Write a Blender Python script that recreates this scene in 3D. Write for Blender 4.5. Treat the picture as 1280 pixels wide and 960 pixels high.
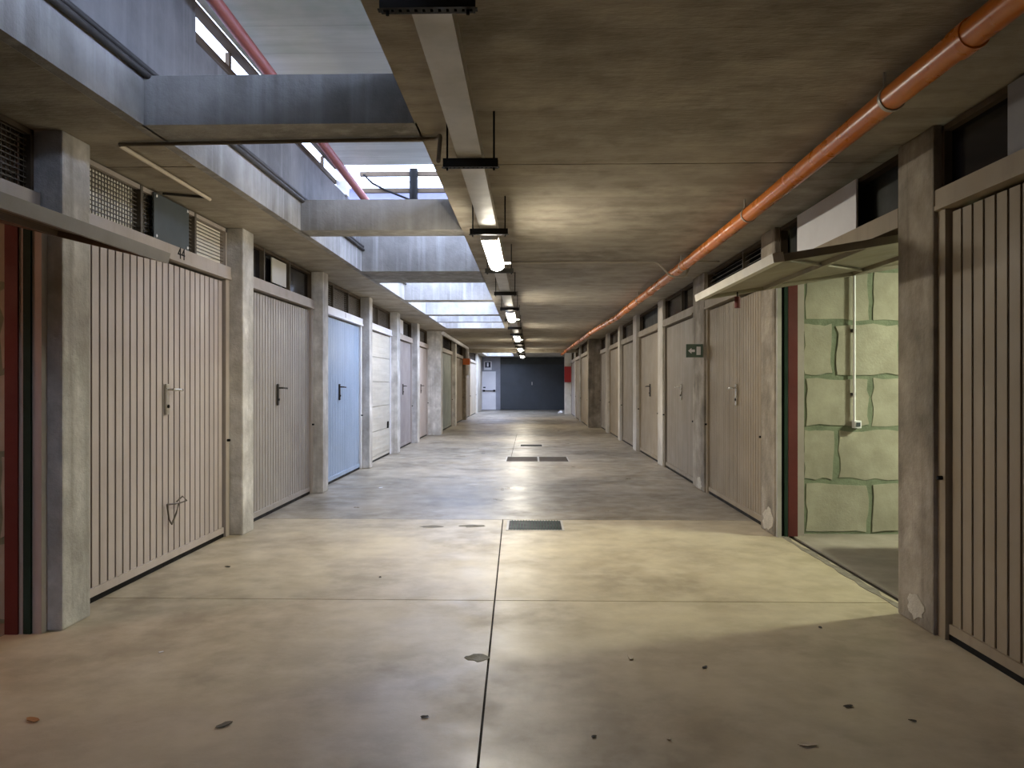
import bpy, bmesh, math, random
from mathutils import Matrix, Vector
random.seed(7)
for o in list(bpy.data.objects): bpy.data.objects.remove(o)
SC = bpy.context.scene
COL = SC.collection

# ------------------------------------------------------------------ camera, sky, exposure
cam_d = bpy.data.cameras.new('camera'); cam = bpy.data.objects.new('camera', cam_d); COL.objects.link(cam)
cam_d.sensor_fit = 'HORIZONTAL'; cam_d.sensor_width = 36.0; cam_d.lens = 36.0*960/1280
cam_d.clip_start = 0.05; cam_d.clip_end = 300
cam.location = (0, 0, 1.3); cam.rotation_euler = (math.radians(90), 0, math.atan(22/960))
SC.camera = cam
W = bpy.data.worlds.new('sky'); SC.world = W; W.use_nodes = True
bg = W.node_tree.nodes['Background']; bg.inputs[0].default_value = (0.56, 0.68, 1.0, 1); bg.inputs[1].default_value = 8.5
LAMP = 80.0          # corridor tubes
GLAMP_R = 560.0      # tube in the open garage on the right
GLAMP_L = 75.0       # bulb in the open garage on the left
vs = SC.view_settings
vs.view_transform = 'Standard'; vs.look = 'None'; vs.exposure = 0.5; vs.gamma = 1.0; vs.use_curve_mapping = False

# ------------------------------------------------------------------ materials
def lin(h):
    h = h.lstrip('#'); r = []
    for i in (0, 2, 4):
        v = int(h[i:i+2], 16)/255; r.append(v/12.92 if v <= .04045 else ((v+.055)/1.055)**2.4)
    return (*r, 1)
MATS = {}
def surf(name, a, b, scale=3.0, stretch=(1, 1, 1), rough=(.6, .9), bump=.15, fine=40.0, metal=0.0, stain_tint=None, stain_tint_scale=.9,
         stain_tint_amt=.5, lo=.35, hi=.68, boards=None, drip=None, spec=.5, patch=None):
    """a..b: noise-mixed base colours; stain: large soft blotches; boards=(axis, pitch): shutter-board marks; drip: vertical streak colour"""
    m = bpy.data.materials.new(name); m.use_nodes = True; nt = m.node_tree; nd = nt.nodes; ln = nt.links.new
    bs = nd['Principled BSDF']; geo = nd.new('ShaderNodeNewGeometry'); pos = geo.outputs['Position']
    def mapped(s):
        mp = nd.new('ShaderNodeVectorMath'); mp.operation = 'MULTIPLY'; ln(pos, mp.inputs[0]); mp.inputs[1].default_value = s; return mp.outputs[0]
    def noise(s, sc, det=6, ro=.6):
        n = nd.new('ShaderNodeTexNoise'); ln(mapped(s), n.inputs['Vector']); n.inputs['Scale'].default_value = sc
        n.inputs['Detail'].default_value = det; n.inputs['Roughness'].default_value = ro; return n.outputs[0]
    def ramp(v, p0, p1):
        r = nd.new('ShaderNodeMapRange'); ln(v, r.inputs[0]); r.inputs[1].default_value = p0; r.inputs[2].default_value = p1; return r.outputs[0]
    def mix(f, c0, c1):
        x = nd.new('ShaderNodeMix'); x.data_type = 'RGBA'
        if isinstance(f, float): x.inputs[0].default_value = f
        else: ln(f, x.inputs[0])
        for i, c in ((6, c0), (7, c1)):
            if isinstance(c, tuple): x.inputs[i].default_value = c
            else: ln(c, x.inputs[i])
        return x.outputs[2]
    def mth(op, x, y=0.0):
        n = nd.new('ShaderNodeMath'); n.operation = op
        for i, v in enumerate((x, y)):
            if isinstance(v, (int, float)): n.inputs[i].default_value = v
            else: ln(v, n.inputs[i])
        return n.outputs[0]
    n1 = noise(stretch, scale)
    col = mix(ramp(n1, lo, hi), lin(a), lin(b))
    hgt = noise(stretch, fine, 3, .7)
    if stain_tint:
        f = mth('MULTIPLY', ramp(noise((1, 1, .6), stain_tint_scale, 5, .62), .45, .66), stain_tint_amt)
        col = mix(f, col, lin(stain_tint))
    if drip:
        f = mth('MULTIPLY', ramp(noise((9, 9, .35), 1.0, 4, .6), .5, .72), .6)
        col = mix(f, col, lin(drip))
    if patch:
        f = mth('MULTIPLY', ramp(noise((1, 1, 1), 5.0, 5, .6), .42, .72), .55)
        col = mix(f, col, lin(patch))
    if boards:
        ax, pitch = boards
        sx = nd.new('ShaderNodeSeparateXYZ'); ln(pos, sx.inputs[0])
        q = mth('DIVIDE', sx.outputs[ax], pitch); fr = mth('FRACT', q); fl = mth('FLOOR', q)
        wn = nd.new('ShaderNodeTexWhiteNoise'); wn.noise_dimensions = '1D'; ln(fl, wn.inputs['W'])
        col = mix(mth('MULTIPLY', wn.outputs[0], .3), col, lin(a))
        edge = mth('LESS_THAN', fr, .03)
        col = mix(mth('MULTIPLY', edge, .14), col, lin('#1c1813'))
        hgt = mth('SUBTRACT', mth('ADD', hgt, mth('MULTIPLY', wn.outputs[0], .3)), mth('MULTIPLY', edge, .8))
    ln(col, bs.inputs['Base Color'])
    rr = nd.new('ShaderNodeMapRange'); ln(noise((1, 1, 1), scale*1.7), rr.inputs[0]); rr.inputs[1].default_value = .3; rr.inputs[2].default_value = .7
    rr.inputs[3].default_value, rr.inputs[4].default_value = rough; ln(rr.outputs[0], bs.inputs['Roughness'])
    bs.inputs['Metallic'].default_value = metal; bs.inputs['Specular IOR Level'].default_value = spec
    if bump:
        bp = nd.new('ShaderNodeBump'); bp.inputs['Strength'].default_value = bump; bp.inputs['Distance'].default_value = .02
        ln(hgt, bp.inputs['Height']); ln(bp.outputs[0], bs.inputs['Normal'])
    MATS[name] = m; return m
def emit(name, col, s):
    m = bpy.data.materials.new(name); m.use_nodes = True; bs = m.node_tree.nodes['Principled BSDF']
    bs.inputs['Base Color'].default_value = (.8, .8, .8, 1); bs.inputs['Emission Color'].default_value = (*col, 1); bs.inputs['Emission Strength'].default_value = s
    MATS[name] = m; return m
surf('floor', '#a3957c', '#c4b698', 1.3, spec=.35, rough=(.3, .55), bump=.05, fine=60, stain_tint='#7b6e5a', stain_tint_scale=.55, stain_tint_amt=.7, patch='#cfc2a8')
surf('floor_dark', '#786e5c', '#9d917d', 1.2, stretch=(.8, 1, 1), spec=.35, rough=(.26, .5), bump=.06, fine=50, stain_tint='#544b3d', stain_tint_scale=.8, stain_tint_amt=.8, patch='#b9b2a4')
surf('garage_floor', '#7d7468', '#968d80', 2.0, rough=(.6, .9), bump=.1, stain_tint='#5c5549')
surf('joint', '#2a2622', '#3a342e', 5, bump=.1, spec=.08)
surf('seam', '#6a6256', '#857c6e', 9, bump=.5, fine=60)
surf('patch', '#5f5a50', '#77715f', 9, bump=.3)
surf('ceiling', '#857c6c', '#b3a997', 2.6, stretch=(.6, 1.8, 1), rough=(.75, .95), bump=.4, fine=14, stain_tint='#665d4e', stain_tint_scale=1.1, stain_tint_amt=.5, boards=(1, .29), lo=.3, hi=.72, patch='#c2b8a6')
surf('soffit', '#b3b6ae', '#cfd2ca', 1.6, stretch=(.35, 3, 1), bump=.3, fine=9, stain_tint='#7f9a80', stain_tint_scale=.8, stain_tint_amt=.6, boards=(1, .42))  # green blotches paint in the tint of light reflected from plants
surf('beam', '#85827d', '#aeaaa4', 2.2, rough=(.7, .95), bump=.25, fine=26, stain_tint='#5e5b57', stain_tint_amt=.6, drip='#b9b7b4')
surf('concrete', '#b0aca5', '#e0dcd5', 4.2, rough=(.7, .95), bump=.35, fine=30, stain_tint='#7a746a', stain_tint_scale=2.2, stain_tint_amt=.6, drip='#857e73', patch='#a09a90')
surf('concrete_brown', '#82786a', '#b8ad9d', 4.0, rough=(.7, .95), bump=.35, fine=30, stain_tint='#575044', stain_tint_scale=2.2, stain_tint_amt=.75, drip='#544b3f', patch='#988d7c')
surf('beam_dark', '#5c5a58', '#787572', 2.2, rough=(.7, .95), bump=.25, fine=26, stain_tint='#474543', stain_tint_amt=.6, drip='#85837f')
surf('concrete_light', '#b5ad9f', '#cfc8bb', 2.6, rough=(.7, .95), bump=.35, fine=30, stain_tint='#8f8779', stain_tint_scale=1.7, stain_tint_amt=.6)
surf('flake', '#b3ab9b', '#c8c0b0', 9, bump=.5)
surf('plaster', '#d8d3c8', '#e6e2d8', 6, bump=.3)
surf('paint_beige', '#ada19b', '#b9ada7', 2, rough=(.4, .55), bump=.04, drip='#a1958d')
surf('paint_tan', '#8f8069', '#9f8f77', 2, rough=(.5, .65), bump=.04, drip='#837460')
surf('paint_brown', '#7c7162', '#8c8172', 2, stretch=(4, 4, .3), rough=(.5, .7), bump=.08, drip='#786c5c')
surf('paint_grey', '#948c86', '#a39b94', 2, rough=(.4, .6), bump=.04, drip='#8f8881')
surf('paint_mauve', '#8f8888', '#9f9897', 2, rough=(.4, .6), bump=.04)
surf('paint_blue', '#93a5bd', '#9eb0c8', 2, rough=(.35, .5), bump=.03)
surf('paint_green', '#7f8680', '#8f958d', 2, rough=(.4, .6), bump=.04)
surf('paint_cream', '#d0c3ad', '#ddd1bd', 2, rough=(.4, .6), bump=.04)
surf('paint_white', '#b9b4a8', '#cbc6b9', 3, stretch=(1, .4, 6), rough=(.35, .5), bump=.12, fine=18)
surf('paint_slate', '#33383c', '#3a3f44', 2, rough=(.4, .6), bump=.03)
surf('frame_beige', '#a3988f', '#b1a69d', 3, rough=(.45, .6), bump=.05, drip='#9b8f7e')
surf('white', '#dfdddf', '#ebe9ea', 2, rough=(.4, .6), bump=.02)
surf('paper', '#c9c5bb', '#d6d2c8', 3, bump=.02)
surf('backlit_cream', '#efe9da', '#f6f1e4', 3, bump=.02)  # bright backing colour stands in for light from the garage behind the mesh
surf('dark_panel', '#3b4346', '#434b4e', 2, rough=(.45, .6), bump=.02)
surf('dark_board', '#2b2c28', '#393a35', 3, rough=(.6, .8), bump=.05)
surf('void', '#12100f', '#191614', 3, rough=(.5, .7), bump=0, spec=.08)
surf('glass_dark', '#0c0c10', '#14131a', 3, rough=(.08, .2), bump=0)
surf('mesh_wire', '#4a4237', '#5a5144', 6, rough=(.5, .7), bump=0)
surf('louvre', '#55504a', '#65605a', 6, rough=(.5, .7), bump=0)
surf('inner_metal', '#7d735e', '#8d836d', 2, rough=(.5, .7), bump=.05, stain_tint='#5d5443')
surf('inner_metal_dark', '#574433', '#665240', 2, rough=(.5, .7), bump=.05, stain_tint='#3d2e22')
surf('edge_metal', '#b5ae9f', '#c5beae', 4, rough=(.35, .5), bump=.03)
surf('edge_metal_dark', '#837d79', '#918b86', 4, rough=(.35, .5), bump=.03)
surf('chrome', '#c8c4ba', '#d8d4ca', 4, rough=(.2, .35), metal=.8, bump=0)
surf('black', '#100f0e', '#181614', 4, rough=(.4, .6), bump=0, spec=.08)
surf('bracket', '#2a2926', '#35332f', 4, rough=(.4, .6), bump=0, spec=.08)
surf('galv', '#a8a49b', '#bab6ad', 5, rough=(.4, .55), metal=.25, bump=.03)
surf('orange_pipe', '#cf7016', '#da7d22', 2, rough=(.22, .35), bump=.01, stain_tint='#bd611c')
surf('red_pipe', '#8a453c', '#9a5148', 2, rough=(.4, .55), bump=.02)
surf('rust_red', '#561a13', '#642118', 3, rough=(.6, .8), bump=.08)
surf('red', '#a11a1c', '#ab2022', 3, rough=(.3, .5), bump=0)
surf('green_dark', '#27352b', '#32433a', 3, rough=(.5, .7), bump=.03, spec=.08)
surf('rail_brown', '#4a3f33', '#5a4e40', 3, rough=(.6, .8), bump=.05, spec=.08)
surf('conduit', '#a59c8c', '#b3aa9a', 5, rough=(.4, .6), bump=0)
surf('conduit_dark', '#3e3b38', '#4b4743', 5, rough=(.4, .6), bump=0, spec=.08)
surf('conduit_brown', '#6a5f50', '#766b5c', 5, rough=(.5, .7), bump=0)
surf('block', '#958f7d', '#aaa491', 4, rough=(.8, .95), bump=.13, fine=45, stain_tint='#767160', stain_tint_scale=2.4, stain_tint_amt=.5)
surf('mortar', '#68705a', '#7d856c', 8, rough=(.85, .95), bump=.3, fine=40)
surf('wall_grey', '#8c8c92', '#9a9aa0', 3, rough=(.7, .9), bump=.1)
surf('wall_back', '#3a352e', '#48423a', 3, rough=(.8, .95), bump=.1)
surf('facade', '#565567', '#605f72', 1, rough=(.8, .95), bump=0)
surf('facade_dark', '#22212b', '#2a2933', 1, rough=(.5, .7), bump=0)
surf('shutter', '#4a4d70', '#555878', 1, rough=(.6, .8), bump=0)
surf('signal_green', '#4d5f52', '#596b5d', 4, rough=(.4, .5), bump=0)
surf('navy', '#10182c', '#141d33', 4, rough=(.4, .5), bump=0)
surf('orange', '#d06a2c', '#d97434', 4, rough=(.4, .5), bump=0)
surf('leaf', '#9a6a3c', '#b08050', 20, rough=(.7, .9), bump=0)
surf('leaf_pale', '#b8ab94', '#cabda6', 20, rough=(.7, .9), bump=0)
surf('grit', '#29241e', '#37312a', 20, rough=(.7, .9), bump=0)
surf('cover', '#8a8d90', '#989b9e', 3, rough=(.7, .9), bump=.1)
emit('tube', (1.0, .93, .78), LAMP); emit('tube_green', (.92, 1.0, .76), GLAMP_R); emit('bulb_pink', (1.0, .52, .34), GLAMP_L)

# ------------------------------------------------------------------ mesh helpers
def tag(o, label=None, cat=None, group=None, kind=None):
    if label: o['label'] = label
    if cat: o['category'] = cat
    if group: o['group'] = group
    if kind: o['kind'] = kind
    return o
def thing(name, loc, label, cat, group=None):
    o = bpy.data.objects.new(name, None); o.empty_display_size = .1; o.location = loc; COL.objects.link(o); return tag(o, label, cat, group)
def link(name, me, mat, parent=None):
    o = bpy.data.objects.new(name, me); COL.objects.link(o)
    if mat and not me.materials: me.materials.append(MATS[mat])
    if parent:
        o.parent = parent
        if parent.parent is None: o.matrix_parent_inverse = Matrix.Translation(-parent.location)   # parts of parts already sit in world space
    return o
class MB:
    def __init__(s): s.v = []; s.f = []; s.smooth = set()
    def add(s, vs_, fs, sm=False):
        b = len(s.v); s.v += [tuple(p) for p in vs_]
        for f in fs:
            if sm: s.smooth.add(len(s.f))
            s.f.append([b+i for i in f])
        return s
    def box(s, x0, x1, y0, y1, z0, z1):
        x0, x1 = sorted((x0, x1)); y0, y1 = sorted((y0, y1)); z0, z1 = sorted((z0, z1))
        return s.add([(x0, y0, z0), (x1, y0, z0), (x1, y1, z0), (x0, y1, z0), (x0, y0, z1), (x1, y0, z1), (x1, y1, z1), (x0, y1, z1)],
              [(0, 3, 2, 1), (4, 5, 6, 7), (0, 1, 5, 4), (1, 2, 6, 5), (2, 3, 7, 6), (3, 0, 4, 7)])
    def prism(s, poly, z0, z1):
        n = len(poly)
        return s.add([(x, y, z0) for x, y in poly]+[(x, y, z1) for x, y in poly],
              [list(range(n))[::-1], list(range(n, 2*n))]+[(i, (i+1) % n, n+(i+1) % n, n+i) for i in range(n)])
    def tube(s, pts, r, n=12, cap=True):
        pts = [Vector(p) for p in pts]; rings = []
        up = Vector((0, 0, 1))
        for i, p in enumerate(pts):
            t = (pts[min(i+1, len(pts)-1)]-pts[max(i-1, 0)]).normalized()
            u = t.cross(up)
            if u.length < .05: u = t.cross(Vector((0, 1, 0)))
            u.normalize(); w = u.cross(t)
            rings.append([p+(u*math.cos(a)+w*math.sin(a))*r for a in [2*math.pi*k/n for k in range(n)]])
        vv = [q for rg in rings for q in rg]
        s.add(vv, [(i*n+k, i*n+(k+1) % n, (i+1)*n+(k+1) % n, (i+1)*n+k) for i in range(len(pts)-1) for k in range(n)], True)
        if cap: s.add(rings[0], [list(range(n))[::-1]]); s.add(rings[-1], [list(range(n))])
        return s
    def build(s, name, mat, parent=None, bev=0.0):
        me = bpy.data.meshes.new(name); me.from_pydata(s.v, [], s.f)
        bm = bmesh.new(); bm.from_mesh(me); bmesh.ops.recalc_face_normals(bm, faces=bm.faces[:])
        if bev: bmesh.ops.bevel(bm, geom=bm.edges[:], offset=bev, segments=2, profile=.6, affect='EDGES')
        bm.to_mesh(me); bm.free()
        for i in s.smooth:
            if not bev and i < len(me.polygons): me.polygons[i].use_smooth = True
        return link(name, me, mat, parent)
def box(name, x0, x1, y0, y1, z0, z1, mat, parent=None, bev=0.0): return MB().box(x0, x1, y0, y1, z0, z1).build(name, mat, parent, bev)
def bend(pts, r=.04, n=5):
    """round the corners of a polyline"""
    pts = [Vector(p) for p in pts]; out = [pts[0]]
    for i in range(1, len(pts)-1):
        a = (pts[i-1]-pts[i]); b = (pts[i+1]-pts[i]); ra = min(r, a.length*.45, b.length*.45)
        p0 = pts[i]+a.normalized()*ra; p1 = pts[i]+b.normalized()*ra
        for k in range(n+1):
            t = k/n; out.append(p0*(1-t)**2+pts[i]*2*t*(1-t)+p1*t*t)
    out.append(pts[-1]); return out
def textmesh(name, txt, size, mat, parent, mtx, extr=.001):
    cu = bpy.data.curves.new(name, 'FONT'); cu.body = txt; cu.size = size; cu.extrude = extr; cu.align_x = 'CENTER'; cu.align_y = 'CENTER'
    tmp = bpy.data.objects.new(name, cu); COL.objects.link(tmp)
    bpy.context.view_layer.update()
    me = bpy.data.meshes.new_from_object(tmp.evaluated_get(bpy.context.evaluated_depsgraph_get()))
    bpy.data.objects.remove(tmp); me.transform(mtx); me.materials.clear()
    return link(name, me, mat, parent)

# ------------------------------------------------------------------ layout (metres; camera at the origin looking along +Y)
CZ = 2.64; TOP = 2.92; YB = -3.0; YE = 38.4
DL, CL = 2.60, 2.46          # left: door plane, column face
DR, CR = 2.13, 2.087         # right
WX0, WX1 = -2.0, -.59        # light well
LINT0, LINT1 = 2.19, 2.30

# ------------------------------------------------------------------ floor
fl = MB().box(-7.6, 7.6, YB, YE+.4, -.3, -.012).build('floor', 'joint'); tag(fl, 'smooth grey concrete floor running down the garage aisle', 'floor', kind='structure')
jx = lambda y: -.132-.0169*y
g = .005
def slab(poly, m='floor'): MB().prism(poly, -.1, 0).build('floor_slab', m, fl)
xl, xr = -2.72, 2.2
for y0, y1, m in ((YB, 4.61, 'floor'), (4.61, 7.36, 'floor')):
    slab([(xl, y0+g), (jx(y0)-g, y0+g), (jx(y1)-g, y1-g*.7), (xl, y1-g*.7)], m); slab([(jx(y0)+g, y0+g), (xr, y0+g), (xr, y1-g*.7), (jx(y1)+g, y1-g*.7)], m)
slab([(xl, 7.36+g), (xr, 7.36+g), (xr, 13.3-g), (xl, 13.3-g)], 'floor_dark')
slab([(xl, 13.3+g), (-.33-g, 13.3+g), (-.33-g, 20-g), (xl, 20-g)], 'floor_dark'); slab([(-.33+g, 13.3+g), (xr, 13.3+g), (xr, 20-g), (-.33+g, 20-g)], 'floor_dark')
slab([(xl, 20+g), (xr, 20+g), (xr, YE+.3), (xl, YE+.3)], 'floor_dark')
slab([(-7.5, YB), (xl-g, YB), (xl-g, YE), (-7.5, YE)], 'garage_floor'); slab([(xr+.05, YB), (7.5, YB), (7.5, YE), (xr+.05, YE)], 'garage_floor')
rnd = random.Random(3)
def blob(cx, cy, rx, ry, n=16, j=.25): return [(cx+rx*math.cos(2*math.pi*k/n)*(1+rnd.uniform(-j, j)), cy+ry*math.sin(2*math.pi*k/n)*(1+rnd.uniform(-j, j))) for k in range(n)]
# rough seam at the mouth of the open garage on the right, small repair patches
pl = [(2.135+rnd.uniform(-.012, .012), 4.3+i*.117) for i in range(21)]; pr = [(2.18+rnd.uniform(-.02, .02), 4.3+i*.117) for i in range(21)]
MB().prism(pl+pr[::-1], -.01, .003).build('threshold_seam', 'seam', fl)
for cx, cy, rx, ry in ((-.245, 3.64, .055, .045), (-.9, 6.98, .1, .05), (-.52, 7.02, .12, .06)):
    MB().prism(blob(cx, cy, rx, ry), -.01, .0015).build('repair_patch', 'patch', fl)

# ------------------------------------------------------------------ ceiling, light wells
ce = MB().box(-2.85, 2.5, 18.65, 18.75, CZ+.1, TOP-.02).build('ceiling', 'ceiling'); tag(ce, 'board-marked grey concrete ceiling over the garage aisle', 'ceiling', kind='structure')
def cslab(x0, x1, y0, y1): box('ceiling_slab', x0, x1, y0+.007, y1-.007, CZ, TOP, 'ceiling', ce)
ys = [YB, 4.69, 8.9, 13.1, 18.45]
for a, b in zip(ys, ys[1:]):
    cslab(-2.9, -2.061, a, b); cslab(WX1, 2.6, a, b)
cslab(-2.9, 2.6, 18.45, 23.2); cslab(-2.9, 2.6, 23.2, 29.6)
cslab(-2.9, -2.05, 29.6, 36.9); cslab(-.75, 2.6, 29.6, 36.9); cslab(-2.9, 2.6, 36.9, YE)
box('joint_filler', -2.85, -2.09, YB, 18.4, CZ+.02, TOP-.02, 'joint', ce); box('joint_filler', WX1+.03, 2.55, YB, 18.4, CZ+.02, TOP-.02, 'joint', ce)
box('joint_filler', -2.85, 2.55, 18.65, 29.5, CZ+.02, TOP-.02, 'joint', ce)
box('garage_ceiling', -7.5, -2.9, YB, 4.3, CZ, TOP, 'ceiling', ce); box('garage_ceiling', 2.6, 7.5, 3.9, 7.2, CZ, TOP, 'ceiling', ce)
bl = ['across the open top, cut off by the left edge of the picture', 'nearest one in full view, above the first closed door', 'second one, with pale drip marks, in front of the sky gap',
      'wide one lit blue from the sky gap', 'fourth one back, lit blue along its face', 'fifth one back, narrow', 'sixth one back, thin']
beams = [(1.35, 1.65, TOP), (3.93, 4.24, 2.895), (6.65, 6.94, 2.905), (9.1, 10.15, 3.28), (12.22, 12.56, TOP), (14.78, 15.1, TOP), (16.56, 16.75, TOP)]
for i, (a, b, t) in enumerate(beams):
    if i == 0: box('cross_beam', WX0-.01, WX1+.01, a, b, CZ, t, 'beam', ce); continue
    o = box('cross_beam', WX0-.01, WX1+.01, a, b, CZ, t, 'beam'); tag(o, 'grey concrete beam across the light well, '+bl[i], 'beam', 'beams across the light well')
# edge facings of the well (cast upstands)
def wall(name, x0, x1, y0, y1, z0, z1, m, label): o = box(name, x0, x1, y0, y1, z0, z1, m); return tag(o, label, 'wall', kind='structure')
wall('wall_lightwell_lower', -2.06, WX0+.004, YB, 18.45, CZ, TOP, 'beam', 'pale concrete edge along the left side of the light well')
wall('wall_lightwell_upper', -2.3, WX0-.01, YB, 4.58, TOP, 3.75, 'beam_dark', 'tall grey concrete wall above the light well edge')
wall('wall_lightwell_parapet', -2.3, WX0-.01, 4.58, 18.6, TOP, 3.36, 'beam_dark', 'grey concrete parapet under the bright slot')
wall('wall_lightwell_end', WX0, WX1, 18.4, 18.5, CZ, 3.2, 'beam', 'concrete end face of the light well')
wall('wall_lightwell_far', -2.05, -.75, 36.9, 37.1, CZ, 3.6, 'beam', 'concrete end face of the far light well')
sl = box('upper_slab', -2.06, 1.4, YB-.2, 8.28, 3.67, 3.80, 'soffit'); tag(sl, 'board-marked concrete slab bridging high above the light well', 'slab', kind='structure')
dk = box('courtyard_deck', WX1+.02, 9, YB, YE, TOP+.001, TOP+.02, 'wall_grey'); tag(dk, 'concrete courtyard deck above the garage ceiling', 'deck', kind='structure')
# far downstand beam
o = box('downstand_beam', -2.4, 1.9, 29.35, 29.62, 2.5, CZ, 'ceiling'); tag(o, 'dark shallow beam under the ceiling near the far end wall', 'beam')

# slot: rails and louvre frame on the parapet
t = thing('slot_rail', (-2.1, 4.6, 3.36), 'brown rail and pale frame filling the bright slot beside the red pipe', 'railing')
box('rail', -2.14, -2.1, 4.6, 8.3, 3.47, 3.52, 'rail_brown', t); box('top_rail', -2.12, -2.06, 4.6, 8.3, 3.63, 3.665, 'rail_brown', t)
for y in (5.35, 6.6, 7.8): box('baluster', -2.14, -2.11, y, y+.04, 3.36, 3.63, 'rail_brown', t)
box('post', -2.1, -1.99, 8.3, 8.42, 3.36, 3.67, 'white', t)
p = MB().tube([(-1.86, 3.4, 3.61), (-1.86, 9.02, 3.37)], .042, 14).build('red_pipe', 'red_pipe'); tag(p, 'dull red pipe running high beside the bright slot', 'pipe')
for dz, dx, nm in ((2.935, -1.985, 'upper dark pipe of the pair'), (2.895, -1.975, 'lower dark pipe of the pair')):
    p = MB().tube([(dx, YB+.5, dz), (dx, 12.2, dz)], .017, 10).build('service_pipe', 'conduit_dark')
    t2 = tag(p, nm+' fixed along the light well wall', 'pipe', 'dark pipes on the light well wall')
# barrier seen beyond the slab
t = thing('barrier', (-1.3, 9.0, 3.2), 'dark two-rail barrier with black post against the sky, beyond the slab', 'barrier')
box('rail', -2.0, 1.0, 9.0, 9.05, 3.75, 3.80, 'rail_brown', t); box('rail', -2.0, 1.0, 9.0, 9.05, 3.555, 3.60, 'rail_brown', t)
MB().tube([(-1.36, 8.98, 3.82), (-1.36, 8.98, 3.62), (-1.36, 8.98, 3.5), (-1.355, 8.99, 3.4)], .05, 12).build('post', 'black', t)
MB().tube([(-1.95, 8.98, 3.76), (-1.85, 8.98, 3.66), (-1.7, 8.98, 3.58), (-1.3, 8.98, 3.42)], .012, 8).build('loose_cable', 'black', t)
# far buildings glimpsed through the gaps
gr = box('courtyard_ground', -45, 35, YE+.5, 75, 2.8, 3.0, 'wall_grey'); tag(gr, 'grey courtyard ground beyond the light well', 'ground', kind='structure')
gr = box('courtyard_ground', -20, -2.31, 4.4, YE+.5, 2.95, 3.0, 'wall_grey'); tag(gr, 'grey courtyard ground beside the light well', 'ground', kind='structure')
b = thing('apartment_building', (-5, 60, 3), 'pale lilac building glimpsed beyond the barrier', 'building')
box('facade_wall', -40, 30, 60, 61, 3, 17.2, 'facade', b); box('cornice', -40.2, 30.2, 59.6, 60, 16.6, 17.2, 'white', b)
for x in range(-24, 12, 5): w = box('window', x, x+1.6, 59.92, 60.0, 13.3, 15.2, 'facade_dark', b); box('window_sill', x-.1, x+1.7, 59.8, 59.95, 13.1, 13.3, 'white', w)
b = thing('shuttered_building', (-12, 12, 3), 'pale building with lilac shutters behind the bright slot', 'building')
box('facade_wall', -14, -13, 12, 40, 3, 9, 'facade', b)
for y in (14, 18, 22, 26):
    w = box('shutter', -12.98, -12.9, y, y+2.4, 5.2, 8.2, 'shutter', b)
    for k in range(12): box('shutter_slat', -12.9, -12.86, y, y+2.4, 5.25+k*.245, 5.25+k*.245+.17, 'white', w)

# ------------------------------------------------------------------ columns
def column(name, s, x_face, x_back, y0, y1, m, label, cat='pillar'):
    o = box(name, s*x_face, s*x_back, y0, y1, 0, CZ, m, bev=.012); return tag(o, label, cat)
LC = [3.99, 6.54, 9.10, 11.76, 14.26, 16.82]; LCW = [.26, .26, .24, .22, .3, .33]
lt = ['broad pale concrete pillar nearest on the left, before the door numbered 44', 'pale concrete pillar between the door numbered 44 and the next beige door', 'concrete pillar just before the blue garage door',
      'concrete pillar between the blue door and the white sectional door', 'concrete pillar after the white sectional door', 'slim concrete pillar between the mauve door and the pinkish door']
left_cols = []
for i, (y, w) in enumerate(zip(LC, LCW)): left_cols.append(column('concrete_pillar', -1, CL, DL+.14, y, y+w, 'concrete', lt[i]))
column('concrete_pillar', -1, 2.25, DL+.1, 19.42, 19.85, 'concrete', 'thick stained pillar jutting out on the left, under the end of the white conduit')
column('concrete_pillar', -1, 2.29, DL+.1, 23.75, 24.05, 'concrete', 'far left pillar past the green-grey door')
column('concrete_pillar', -1, 2.29, DL+.1, 27.6, 28.0, 'concrete_brown', 'brown far left pillar next to the small orange box')
column('concrete_pillar', -1, 2.31, DL+.1, 34.0, 34.35, 'plaster', 'white pillar last on the left by the emergency door')
RC = [(4.02, 4.406), (6.6, 6.985), (9.243, 9.87), (12.12, 12.57), (14.9, 15.35), (17.63, 17.95), (20.38, 20.93)]
rt = ['broad brown concrete pillar nearest on the right, with a flaked patch at its foot', 'concrete pillar on the far side of the open right garage', 'concrete pillar on the right carrying the small green exit sign',
      'fourth pillar on the right, between the brown door and the tan door', 'fifth pillar on the right, past the tan door', 'thin bright sixth pillar on the right', 'thin bright seventh pillar on the right']
right_cols = []
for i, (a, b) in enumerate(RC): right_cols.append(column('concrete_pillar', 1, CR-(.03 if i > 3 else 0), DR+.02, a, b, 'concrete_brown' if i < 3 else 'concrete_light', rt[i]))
column('concrete_pillar', 1, 1.745, 2.4, 22.9, 23.3, 'concrete_brown', 'wide dark pillar where the right wall steps inwards')
column('concrete_pillar', 1, 1.72, 2.4, 26.4, 26.7, 'concrete', 'slim bright pillar beyond the step in the right wall')
column('concrete_pillar', 1, 1.74, 2.4, 29.4, 29.7, 'concrete', 'far slim pillar on the right before the red cabinet')
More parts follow.
